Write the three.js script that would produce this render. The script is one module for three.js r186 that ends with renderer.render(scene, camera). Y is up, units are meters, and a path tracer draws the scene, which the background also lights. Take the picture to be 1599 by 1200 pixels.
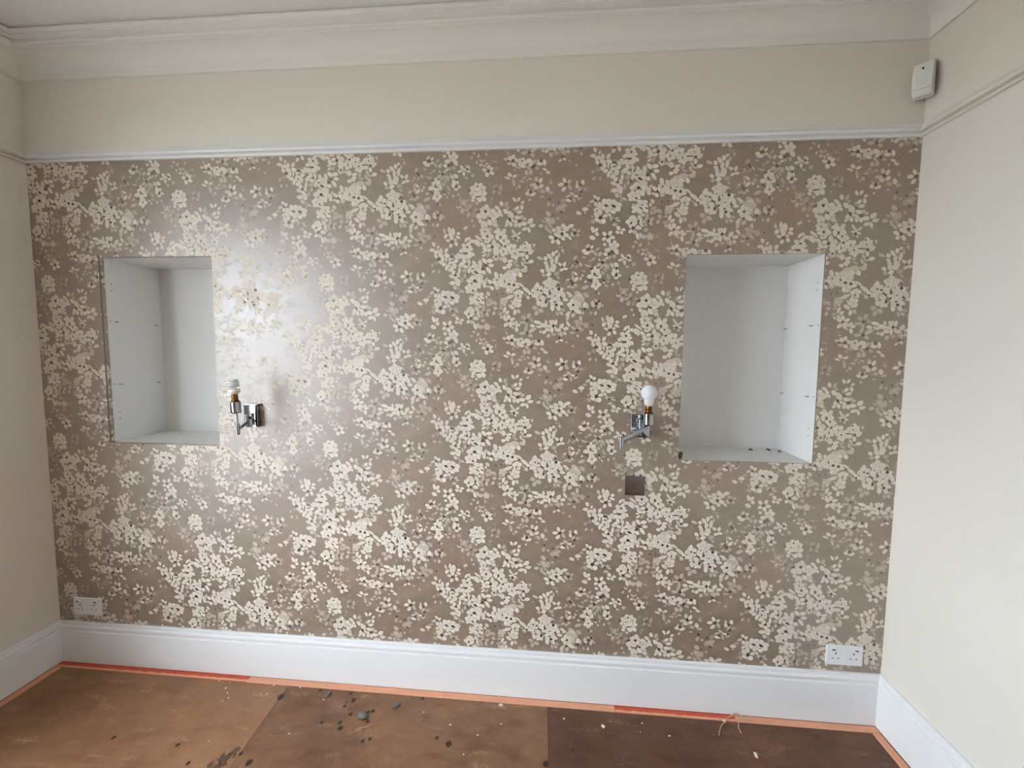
import * as THREE from 'three';
import { RoundedBoxGeometry } from 'three/addons/geometries/RoundedBoxGeometry.js';
import { mergeGeometries, toCreasedNormals, mergeVertices } from 'three/addons/utils/BufferGeometryUtils.js';
import { ImprovedNoise } from 'three/addons/math/ImprovedNoise.js';

// ---------------------------------------------------------------- camera, sky, exposure
const scene = new THREE.Scene();
const camera = new THREE.PerspectiveCamera(2 * Math.atan(600 / 705.5) * 180 / Math.PI, 1599 / 1200, 0.05, 60);
camera.position.set(2.4408, 1.6079, 1.9652);
camera.rotation.set(-0.0808, 0.0864, 0.0083, 'YXZ');
scene.background = new THREE.Color().setRGB(0.79, 0.89, 1.0);      // overcast daylight, comes in through the window only
scene.backgroundIntensity = 16;
const renderer = new THREE.WebGLRenderer({ antialias: true });
renderer.toneMapping = THREE.LinearToneMapping;
renderer.toneMappingExposure = 1.26;
renderer.shadowMap.enabled = true;

// ---------------------------------------------------------------- helpers
const W = 3.87, D = 4.3, PB = 0.224, PT = PB + 2.2154, CH = 2.931;     // room width, depth, paper bottom, paper top, ceiling height
const floorY = (x) => 0.016 - 0.0052 * x;
let seed = 7;
const rnd = () => { seed = (seed * 1664525 + 1013904223) >>> 0; return seed / 4294967296; };
const rr = (a, b) => a + (b - a) * rnd();
const noise = new ImprovedNoise();
const taken = {};
function numbered(name) { const n = (taken[name] = (taken[name] ?? -1) + 1); return n ? `${name}_${String(n).padStart(3, '0')}` : name; }
function tag(o, label, category, group) { Object.assign(o.userData, { label, category }); if (group) o.userData.group = group; return o; }
function thing(name, label, category, group) { const o = new THREE.Group(); o.name = numbered(name); scene.add(o); return tag(o, label, category, group); }
function part(name, geometry, material, parent) {
  const m = new THREE.Mesh(Array.isArray(geometry) ? mergeGeometries(geometry.map((g) => (g.index ? g.toNonIndexed() : g))) : geometry, material);
  m.name = parent === scene ? numbered(name) : name;
  m.castShadow = m.receiveShadow = true;
  parent.add(m);
  return m;
}
function struct(name, geometry, material, label) { const m = part(name, geometry, material, scene); m.userData.kind = 'structure'; m.userData.label = label; return m; }
function structGroup(name, label) { const o = new THREE.Group(); o.name = name; o.userData = { kind: 'structure', label }; scene.add(o); return o; }
const box = (w, h, d, x = 0, y = 0, z = 0) => new THREE.BoxGeometry(w, h, d).translate(x, y, z);
const rbox = (w, h, d, r, x = 0, y = 0, z = 0, s = 3) => new RoundedBoxGeometry(w, h, d, s, r).translate(x, y, z);
const cyl = (r0, r1, h, x = 0, y = 0, z = 0, s = 32) => new THREE.CylinderGeometry(r0, r1, h, s).translate(x, y, z);
const lathe = (pts, s = 40) => new THREE.LatheGeometry(pts.map(([x, y]) => new THREE.Vector2(x, y)), s);
function rodBetween(a, b, w, h) {            // square bar from a to b
  const A = new THREE.Vector3(...a), B = new THREE.Vector3(...b), L = A.distanceTo(B), g = new RoundedBoxGeometry(w, h, L, 2, Math.min(w, h) * 0.18);
  const m = new THREE.Matrix4().lookAt(A, B, new THREE.Vector3(0, 1, 0)); m.setPosition(A.add(B).multiplyScalar(0.5));
  return g.applyMatrix4(m);
}
function canvas(w, h) { const c = document.createElement('canvas'); c.width = w; c.height = h; return [c, c.getContext('2d')]; }
function texture(c, srgb, sx = 1, sy = sx) {
  const t = new THREE.CanvasTexture(c); if (srgb) t.colorSpace = THREE.SRGBColorSpace;
  t.wrapS = t.wrapT = THREE.RepeatWrapping; t.repeat.set(sx, sy); t.anisotropy = 8; return t;
}
function pixels(w, h, f) {                    // a canvas computed pixel by pixel
  const [c, x] = canvas(w, h), im = x.createImageData(w, h);
  for (let j = 0; j < h; j++) for (let i = 0; i < w; i++) { const v = f(i, j); im.data.set([v[0], v[1], v[2], 255], (j * w + i) * 4); }
  x.putImageData(im, 0, 0); return c;
}
const tileNoise = (u, v, n, z) => {           // noise that repeats over the unit square, n cells a side
  const a = u * Math.PI * 2, b = v * Math.PI * 2, r = n / (Math.PI * 2);
  return noise.noise(Math.cos(a) * r + z, Math.sin(a) * r + Math.cos(b) * r, Math.sin(b) * r + z * 2.3);
};

// ---------------------------------------------------------------- paint and plain materials
const rollerBump = texture(pixels(256, 256, (i, j) => { const u = i / 256, v = j / 256, n = 128 + 46 * tileNoise(u, v, 60, 3) + 30 * tileNoise(u, v, 26, 9) + 26 * tileNoise(u, v, 7, 5); return [n, n, n]; }), false, 2.5);
const paint = (hex, rough, bump = 0.0009, extra = {}) => new THREE.MeshPhysicalMaterial({ color: hex, roughness: rough, bumpMap: bump ? rollerBump : null, bumpScale: bump, specularIntensity: 0.6, ...extra });
const M = {
  wall: paint('#e7e1d6', 0.75),
  rear: paint('#9c8f80', 0.8),  // out of view, toned dark to cut light bounced back into the room
  ceiling: paint('#e8e7e2', 0.8),
  cornice: paint('#eceae4', 0.7, 0),
  gloss: paint('#f0f1f1', 0.32, 0, { specularIntensity: 1 }),
  board: paint('#ecebe8', 0.42, 0.0002, { specularIntensity: 0.8 }),
  outside: paint('#8a857c', 0.9),
  masonry: paint('#8d7f74', 0.95, 0.002),
  subfloor: paint('#3a2a20', 0.9, 0.002),
  plasticWhite: new THREE.MeshPhysicalMaterial({ color: '#eef0f2', roughness: 0.3 }),
  plasticCream: new THREE.MeshPhysicalMaterial({ color: '#e6e6df', roughness: 0.4 }),
  lens: new THREE.MeshPhysicalMaterial({ color: '#eef2f0', roughness: 0.25, transmission: 0.15, thickness: 0 }),
  dark: new THREE.MeshStandardMaterial({ color: '#1d1b1a', roughness: 0.6 }),
  slot: new THREE.MeshStandardMaterial({ color: '#6e6b68', roughness: 0.8 }),
  chrome: new THREE.MeshPhysicalMaterial({ color: '#a5a8ac', roughness: 0.1, metalness: 1 }),
  nickel: new THREE.MeshPhysicalMaterial({ color: '#c4c2bf', roughness: 0.16, metalness: 1 }),
  brass: new THREE.MeshPhysicalMaterial({ color: '#71502a', roughness: 0.3, metalness: 1 }),
  steel: new THREE.MeshPhysicalMaterial({ color: '#a9a7a3', roughness: 0.35, metalness: 1 }),
  bulbWhite: new THREE.MeshPhysicalMaterial({ color: '#f4f5f8', roughness: 0.35, transmission: 0.12, thickness: 0 }),
  tubeWhite: new THREE.MeshPhysicalMaterial({ color: '#f6f6f6', roughness: 0.3, transmission: 0.3, thickness: 0 }),
  ceramic: new THREE.MeshPhysicalMaterial({ color: '#ece9e2', roughness: 0.4 }),
  glass: new THREE.MeshPhysicalMaterial({ color: '#ffffff', roughness: 0, transmission: 1, thickness: 0 }),
  crumb: new THREE.MeshStandardMaterial({ color: '#e7e1d3', roughness: 0.95 }),
  filler: new THREE.MeshStandardMaterial({ color: '#6f6e6c', roughness: 0.8 }),
  darkCrumb: new THREE.MeshStandardMaterial({ color: '#4c4038', roughness: 0.9 }),
  thread: new THREE.MeshStandardMaterial({ color: '#d8b590', roughness: 0.95 }),
};

// ---------------------------------------------------------------- wallpaper print: one repeat, 683 x 753 mm, hung with a half drop
// petals: [x mm, y mm, turn in degrees, length, width, strength of the print in %]
const faintPetals = [
  [206, 342, 0, 22, 14, 35], [195, 362, 90, 23, 13, 35], [294, 172, -80, 19, 9, 35], [166, 306, -45, 22, 13, 40], [101, 532, 0, 27, 11, 40], [14, 574, -50, 17, 11, 40], [34, 565, 10, 19, 13, 40], [274, 299, 0, 11, 9, 40], [596, 652, 80, 14, 7, 40], [131, 277, 0, 14, 13, 45],
  [141, 301, 70, 21, 11, 45], [181, 327, -60, 27, 14, 45], [163, 323, 30, 18, 11, 45], [294, 242, 100, 15, 7, 45], [666, 266, 10, 18, 11, 45], [641, 583, -50, 22, 9, 45], [11, 185, 0, 13, 9, 45], [286, 145, 10, 22, 7, 45], [147, 318, 20, 18, 11, 50], [166, 343, 0, 23, 11, 50],
  [578, 310, -40, 24, 13, 50], [515, 324, -60, 21, 14, 50], [615, 589, 0, 11, 7, 50], [562, 502, 0, 9, 7, 50], [586, 677, 0, 14, 9, 50], [422, 701, 30, 18, 9, 50], [349, 694, 90, 17, 9, 50], [130, 673, 60, 16, 9, 50], [134, 690, 80, 22, 7, 50], [16, 1, 60, 15, 7, 50],
  [82, 212, 30, 24, 11, 50], [87, 251, 60, 28, 11, 50], [372, 181, 0, 13, 8, 50], [664, 71, 30, 20, 13, 50], [664, 95, 40, 20, 13, 50], [312, 253, 95, 28, 11, 55], [380, 258, 50, 12, 9, 55], [371, 345, 60, 18, 11, 55], [557, 342, -70, 26, 18, 55], [575, 345, 20, 26, 14, 55],
  [535, 395, 80, 26, 16, 55], [556, 383, 0, 13, 11, 55], [574, 502, 0, 9, 7, 55], [555, 614, -10, 24, 16, 55], [266, 724, -10, 24, 13, 55], [257, 742, 60, 20, 11, 55], [241, 750, 60, 14, 11, 55], [236, 38, 60, 16, 9, 55], [546, 118, 0, 21, 13, 55], [602, 151, 0, 15, 7, 55],
  [650, 84, 60, 28, 16, 55], [683, 78, 60, 24, 18, 55], [174, 362, -60, 20, 13, 60], [67, 371, 90, 13, 9, 60], [45, 601, 90, 17, 7, 60], [284, 248, 80, 15, 7, 60], [284, 269, 0, 13, 11, 60], [369, 242, 60, 13, 7, 60], [337, 321, -55, 24, 14, 60], [271, 425, 80, 21, 16, 60],
  [385, 577, 20, 22, 9, 60], [378, 563, -45, 19, 11, 60], [487, 293, 0, 17, 7, 60], [524, 237, 10, 17, 9, 60], [536, 328, 50, 13, 11, 60], [578, 331, 5, 28, 16, 60], [513, 385, 10, 28, 16, 60], [518, 397, 40, 28, 18, 60], [496, 395, 35, 19, 9, 60], [508, 420, 80, 26, 11, 60],
  [526, 416, 40, 24, 11, 60], [683, 333, -10, 19, 9, 60], [625, 432, 15, 22, 11, 60], [645, 436, -60, 17, 8, 60], [640, 454, 0, 13, 11, 60], [678, 580, 35, 22, 5, 60], [562, 630, 30, 17, 9, 60], [582, 13, 20, 24, 11, 60], [680, 703, 40, 28, 16, 60], [660, 46, 80, 21, 11, 60],
  [273, 738, -40, 26, 13, 60], [291, 737, 40, 22, 13, 60], [241, 10, -70, 21, 11, 60], [317, 748, 50, 17, 11, 60], [316, 29, -20, 21, 11, 60], [450, 57, 70, 19, 9, 60], [19, 23, 60, 21, 11, 60], [25, 176, -20, 17, 9, 60], [80, 203, 20, 28, 11, 60], [74, 222, 50, 19, 9, 60],
  [243, 140, -60, 13, 9, 60], [428, 78, 80, 22, 11, 60], [465, 176, 20, 21, 11, 60], [390, 173, 50, 15, 7, 60], [412, 215, -30, 19, 8, 60], [644, 63, 10, 24, 14, 60],
];
const midPetals = [
  [307, 275, 20, 17, 8, 65], [491, 271, 30, 21, 14, 65], [524, 277, -10, 21, 11, 65], [603, 257, 50, 26, 13, 65], [632, 548, -60, 22, 11, 65], [578, 517, 0, 14, 13, 65], [261, 17, -30, 22, 13, 65], [416, 46, 45, 24, 14, 65], [147, 636, 80, 23, 9, 65], [111, 166, 60, 16, 13, 65],
  [210, 146, -80, 17, 6, 65], [367, 232, 80, 33, 11, 65], [629, 90, 35, 22, 11, 65], [88, 270, 0, 11, 7, 70], [154, 309, 100, 21, 11, 70], [19, 403, 70, 13, 9, 70], [157, 598, 0, 22, 14, 70], [293, 410, 20, 22, 13, 70], [369, 467, -30, 13, 7, 70], [260, 532, -60, 20, 9, 70],
  [515, 364, 45, 26, 16, 70], [622, 580, 65, 15, 7, 70], [621, 610, 100, 17, 6, 70], [561, 650, 50, 22, 11, 70], [463, 4, 0, 22, 16, 70], [560, 28, 70, 21, 9, 70], [644, 697, 20, 26, 18, 70], [608, 668, -20, 19, 9, 70], [228, 25, 20, 21, 11, 70], [292, 6, 0, 17, 14, 70],
  [317, 7, 0, 21, 7, 70], [331, 745, 0, 13, 9, 70], [437, 38, -60, 24, 14, 70], [238, 60, 0, 19, 13, 70], [95, 11, -60, 19, 13, 70], [117, 9, -5, 17, 7, 70], [110, 36, -10, 21, 11, 70], [33, 154, 60, 21, 11, 70], [6, 205, 20, 21, 6, 70], [192, 200, 0, 15, 14, 70],
  [60, 208, -50, 26, 9, 70], [188, 127, -60, 13, 9, 70], [217, 119, -60, 17, 9, 70], [65, 234, 50, 19, 9, 70], [252, 153, -10, 17, 11, 70], [425, 95, 95, 22, 13, 70], [401, 228, 10, 21, 9, 70], [423, 225, -50, 12, 6, 70], [567, 114, 80, 12, 7, 70], [660, 52, 80, 21, 11, 70],
  [159, 620, 90, 19, 11, 75], [680, 501, 70, 17, 11, 75], [655, 574, 50, 22, 9, 75], [499, 619, 10, 17, 13, 75], [471, 26, -50, 22, 16, 75], [490, 16, 50, 24, 16, 75], [654, 702, 60, 23, 16, 75], [624, 671, 0, 17, 9, 75], [636, 662, 40, 17, 9, 75], [41, 136, -40, 21, 7, 75],
  [209, 146, -80, 15, 7, 75], [251, 114, 80, 17, 7, 75], [217, 121, -60, 15, 8, 75], [229, 141, 30, 21, 10, 75], [409, 67, -10, 28, 9, 75], [411, 114, 0, 28, 13, 75], [446, 123, 40, 22, 14, 75], [421, 194, 80, 21, 14, 75], [578, 116, 80, 22, 13, 75], [629, 167, 20, 12, 8, 75],
  [649, 123, 60, 15, 11, 75], [70, 275, 20, 14, 7, 80], [81, 288, 60, 13, 8, 80], [210, 316, 60, 13, 8, 80], [132, 329, 15, 22, 11, 80], [147, 345, 95, 23, 13, 80], [190, 388, 0, 12, 11, 80], [198, 410, 0, 11, 10, 80], [50, 319, 0, 11, 9, 80], [38, 349, 20, 16, 9, 80],
  [29, 372, 30, 20, 11, 80], [210, 315, 60, 13, 9, 80], [391, 249, 60, 17, 11, 80], [447, 269, -30, 12, 7, 80], [288, 387, 40, 23, 13, 80], [284, 401, 50, 33, 20, 80], [426, 567, 10, 28, 7, 80], [413, 553, 50, 24, 11, 80], [646, 266, -60, 22, 9, 80], [623, 310, 70, 21, 9, 80],
  [645, 303, -20, 21, 9, 80], [485, 413, -10, 21, 13, 80], [521, 436, 50, 28, 9, 80], [616, 446, 0, 15, 7, 80], [618, 455, 10, 21, 8, 80], [668, 545, 10, 17, 6, 80], [664, 620, 0, 11, 9, 80], [664, 621, 0, 10, 8, 80], [676, 671, -30, 31, 13, 80], [669, 26, 70, 15, 9, 80],
  [365, 730, 20, 19, 9, 80], [147, 686, 30, 21, 9, 80], [123, 20, 20, 21, 8, 80], [93, 169, 80, 17, 9, 80], [51, 156, -60, 21, 13, 80], [50, 180, 60, 15, 9, 80], [47, 201, -20, 22, 13, 80], [198, 109, 20, 17, 8, 80], [228, 157, 0, 19, 11, 80], [241, 162, 60, 15, 9, 80],
  [378, 170, 40, 12, 7, 80], [440, 193, -70, 22, 14, 80], [626, 111, 0, 21, 7, 80], [108, 283, 80, 14, 9, 85], [344, 336, -50, 12, 9, 85], [382, 599, 0, 37, 20, 85], [613, 284, 30, 22, 11, 85], [669, 603, 5, 15, 4, 85], [577, 27, 30, 19, 11, 85], [648, 722, 0, 51, 39, 85],
  [653, 745, 60, 29, 18, 85], [604, 639, -10, 19, 10, 85], [300, 672, 0, 21, 16, 85], [375, 624, 0, 13, 11, 85], [257, 33, 50, 19, 11, 85], [286, 28, -60, 19, 11, 85], [221, 40, 40, 18, 11, 85], [3, 121, 80, 17, 9, 85], [165, 209, 15, 17, 7, 85], [230, 87, 0, 22, 16, 85],
  [342, 114, 0, 9, 8, 85], [333, 137, 15, 21, 11, 85], [348, 155, 0, 21, 11, 85], [454, 150, -40, 21, 11, 85], [437, 219, 30, 17, 7, 85], [594, 112, 10, 17, 14, 85], [161, 417, -30, 22, 12, 90], [24, 363, 80, 27, 14, 90], [53, 371, 100, 30, 14, 90], [0, 372, 80, 23, 16, 90],
  [39, 404, 90, 17, 11, 90], [69, 429, 80, 22, 11, 90], [19, 600, -65, 15, 9, 90], [450, 244, -10, 28, 13, 90], [462, 254, 40, 26, 14, 90], [431, 268, 70, 15, 9, 90], [436, 305, -50, 13, 10, 90], [403, 376, 20, 17, 13, 90], [415, 383, -10, 17, 11, 90], [233, 456, 90, 15, 9, 90],
  [384, 472, 80, 15, 9, 90], [456, 494, -60, 17, 11, 90], [408, 571, 65, 21, 9, 90], [422, 585, 60, 22, 11, 90], [415, 598, 10, 28, 16, 90], [317, 549, 40, 20, 11, 90], [357, 605, 0, 37, 18, 90], [461, 256, -20, 22, 14, 90], [600, 236, -40, 23, 12, 90], [633, 240, 90, 22, 9, 90],
  [598, 293, -15, 22, 9, 90], [669, 362, 0, 9, 8, 90], [482, 548, 30, 28, 11, 90], [564, 535, 90, 21, 7, 90], [522, 633, -80, 28, 11, 90], [614, 707, -20, 22, 11, 90], [607, 28, -40, 28, 14, 90], [605, 43, 100, 33, 14, 90], [628, 36, -60, 22, 14, 90], [623, 630, -80, 19, 9, 90],
  [656, 634, -60, 17, 9, 90], [251, 639, -60, 26, 11, 90], [261, 666, 40, 16, 11, 90], [376, 640, 10, 15, 7, 90], [434, 713, 60, 19, 14, 90], [261, 697, 60, 21, 13, 90], [253, 711, 50, 15, 11, 90], [319, 44, 30, 15, 11, 90], [393, 19, 70, 21, 13, 90], [212, 9, 60, 28, 13, 90],
  [223, 751, 20, 20, 13, 90], [115, 671, 40, 21, 14, 90], [203, 695, 20, 22, 13, 90], [13, 692, -20, 24, 11, 90], [46, 24, 80, 16, 9, 90], [210, 11, 60, 22, 13, 90], [192, 67, 40, 22, 14, 90], [186, 715, 60, 22, 13, 90], [18, 144, 0, 17, 11, 90], [69, 184, 40, 15, 9, 90],
  [225, 158, 0, 13, 9, 90], [215, 81, 60, 22, 16, 90], [368, 90, 60, 12, 9, 90], [452, 100, -30, 39, 14, 90], [431, 175, 50, 21, 9, 90], [463, 222, 70, 22, 14, 90], [523, 123, -50, 19, 14, 90], [483, 199, 0, 8, 8, 90],
];
const brightPetalsA = [
  [90, 425, 90, 26, 13, 95], [130, 441, 10, 17, 13, 95], [117, 467, -10, 15, 9, 95], [22, 485, 60, 21, 13, 95], [28, 520, 60, 21, 11, 95], [78, 549, 90, 24, 11, 95], [176, 559, 60, 22, 13, 95], [199, 566, 60, 24, 13, 95], [222, 564, 90, 24, 11, 95], [372, 303, 60, 22, 11, 95],
  [406, 315, -40, 17, 11, 95], [383, 338, -40, 21, 13, 95], [226, 390, 50, 22, 14, 95], [265, 396, 60, 28, 18, 95], [242, 519, -20, 21, 9, 95], [355, 560, -20, 28, 13, 95], [398, 617, 70, 24, 16, 95], [657, 238, 70, 21, 13, 95], [631, 294, 10, 22, 9, 95], [669, 348, 0, 26, 16, 95],
  [670, 519, 10, 24, 14, 95], [634, 614, 40, 21, 10, 95], [507, 549, 70, 19, 14, 95], [586, 574, -75, 22, 13, 95], [503, 653, 50, 19, 11, 95], [637, 637, -40, 26, 13, 95], [676, 746, 80, 28, 16, 95], [268, 647, 40, 28, 13, 95], [277, 672, 40, 21, 13, 95], [333, 12, -70, 28, 11, 95],
  [334, 43, 80, 21, 13, 95], [216, 31, 70, 25, 11, 95], [203, 677, 80, 22, 14, 95], [39, 682, -40, 17, 11, 95], [88, 749, 60, 19, 9, 95], [146, 57, 0, 19, 11, 95], [139, 69, 50, 17, 11, 95], [188, 735, -30, 22, 14, 95], [33, 57, -50, 21, 13, 95], [70, 117, 0, 15, 12, 95],
  [80, 174, -45, 17, 9, 95], [1, 150, -10, 19, 11, 95], [111, 228, 60, 24, 16, 95], [203, 85, 70, 28, 11, 95], [370, 71, 60, 21, 11, 95], [385, 97, 70, 24, 13, 95], [475, 66, 15, 33, 13, 95], [470, 148, 80, 15, 9, 95], [372, 206, -15, 22, 11, 95], [512, 66, 80, 21, 11, 95],
  [607, 73, 55, 28, 11, 95], [561, 148, -40, 17, 8, 95], [498, 182, 20, 21, 9, 95], [222, 300, 100, 23, 20, 100], [105, 435, 85, 36, 20, 100], [120, 484, 50, 21, 13, 100], [101, 459, 90, 20, 16, 100], [40, 517, 60, 21, 13, 100], [77, 512, -55, 24, 13, 100], [61, 550, 90, 30, 14, 100],
  [67, 571, -20, 21, 14, 100], [79, 584, -70, 28, 13, 100], [107, 577, 40, 27, 18, 100], [114, 577, 90, 26, 14, 100], [92, 569, 80, 27, 13, 100], [134, 535, 60, 28, 18, 100], [145, 513, -30, 24, 15, 100], [181, 507, 0, 28, 16, 100], [150, 537, 30, 29, 17, 100], [154, 490, 10, 22, 14, 100],
  [156, 500, 30, 22, 13, 100], [166, 466, -50, 26, 11, 100], [195, 474, 10, 33, 13, 100], [217, 461, 35, 33, 9, 100], [141, 577, 10, 26, 11, 100], [161, 580, 20, 26, 13, 100], [210, 593, 40, 30, 14, 100], [221, 584, 20, 27, 13, 100], [221, 618, 20, 27, 14, 100], [108, 606, -50, 22, 13, 100],
  [128, 617, 60, 22, 14, 100], [244, 276, -10, 21, 14, 100], [449, 283, -20, 28, 13, 100], [315, 319, 75, 22, 14, 100], [279, 348, 0, 24, 16, 100], [304, 364, -30, 21, 13, 100], [233, 342, 20, 22, 14, 100], [243, 372, -40, 24, 16, 100], [355, 358, 30, 30, 11, 100], [361, 376, -50, 19, 13, 100],
  [339, 407, -40, 21, 11, 100], [369, 391, 20, 24, 11, 100], [378, 407, 90, 22, 14, 100], [412, 403, 15, 28, 16, 100], [440, 393, -35, 28, 18, 100], [417, 424, -15, 28, 14, 100], [243, 407, 90, 37, 27, 100], [327, 431, -30, 22, 14, 100], [367, 435, 60, 22, 9, 100], [274, 453, 40, 28, 14, 100],
  [327, 454, 0, 31, 22, 100], [327, 436, -20, 21, 14, 100], [340, 477, -10, 28, 20, 100], [370, 440, 50, 22, 8, 100], [370, 455, 0, 22, 9, 100], [220, 461, 40, 40, 8, 100], [237, 488, 50, 26, 13, 100], [285, 483, 90, 33, 16, 100], [265, 512, -20, 21, 14, 100], [294, 522, 0, 26, 18, 100],
  [349, 501, 20, 25, 16, 100], [404, 532, 10, 30, 14, 100], [428, 542, 85, 22, 13, 100], [348, 577, 80, 28, 16, 100], [332, 588, 0, 21, 14, 100], [244, 556, 50, 28, 14, 100], [273, 577, 10, 24, 14, 100], [217, 596, 20, 33, 14, 100], [208, 577, 30, 25, 14, 100], [203, 589, 30, 23, 14, 100],
  [318, 622, 60, 23, 14, 100], [484, 250, -20, 22, 14, 100], [566, 245, 0, 24, 14, 100], [581, 229, 65, 25, 13, 100], [540, 431, -10, 21, 14, 100], [562, 435, 70, 22, 18, 100], [593, 427, 0, 24, 18, 100], [579, 415, 80, 22, 16, 100], [580, 440, -30, 22, 14, 100], [579, 466, 50, 22, 14, 100],
  [536, 479, -40, 19, 14, 100], [539, 531, 75, 22, 14, 100], [533, 561, 85, 30, 14, 100], [512, 579, 60, 24, 14, 100], [540, 586, -60, 33, 23, 100], [568, 574, 40, 24, 11, 100], [590, 593, -5, 24, 11, 100], [473, 663, 85, 28, 16, 100], [474, 720, 0, 17, 14, 100], [564, 3, 80, 30, 16, 100],
  [571, 737, 30, 28, 14, 100], [464, 705, 0, 33, 16, 100], [586, 710, 100, 33, 16, 100], [645, 18, 30, 40, 18, 100], [384, 658, 50, 28, 14, 100], [404, 660, 40, 33, 9, 100], [427, 682, 40, 46, 14, 100], [461, 708, 0, 37, 11, 100], [363, 0, 40, 30, 14, 100], [206, 735, 30, 32, 16, 100],
  [339, 54, 20, 28, 14, 100], [127, 646, 60, 28, 22, 100], [128, 657, 20, 20, 11, 100], [221, 638, 60, 29, 16, 100], [28, 704, 80, 21, 13, 100], [42, 720, 50, 22, 16, 100], [61, 721, 60, 23, 14, 100], [46, 738, 90, 28, 18, 100], [70, 0, -5, 24, 13, 100], [61, 21, -60, 22, 20, 100],
  [205, 50, 20, 26, 16, 100], [37, 74, 0, 17, 14, 100], [91, 70, -60, 22, 14, 100], [85, 101, 80, 22, 16, 100], [119, 144, 60, 31, 16, 100], [146, 166, 50, 24, 11, 100], [137, 182, -15, 22, 11, 100], [174, 182, 0, 19, 11, 100], [119, 201, 40, 24, 16, 100], [134, 245, 20, 19, 11, 100],
  [32, 214, 80, 19, 11, 100], [48, 249, 10, 24, 16, 100], [262, 167, 30, 21, 14, 100], [254, 197, -80, 22, 16, 100], [359, 75, 70, 26, 16, 100], [364, 128, -50, 22, 14, 100], [379, 142, 40, 26, 13, 100], [433, 146, 5, 30, 18, 100], [476, 159, 0, 28, 14, 100], [476, 66, 10, 33, 13, 100],
  [535, 67, 60, 26, 14, 100], [526, 82, 0, 26, 13, 100], [542, 63, 80, 18, 11, 100], [538, 98, 85, 26, 13, 100], [566, 98, 10, 24, 13, 100], [598, 93, -15, 24, 13, 100], [497, 154, 80, 26, 13, 100],
];
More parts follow.
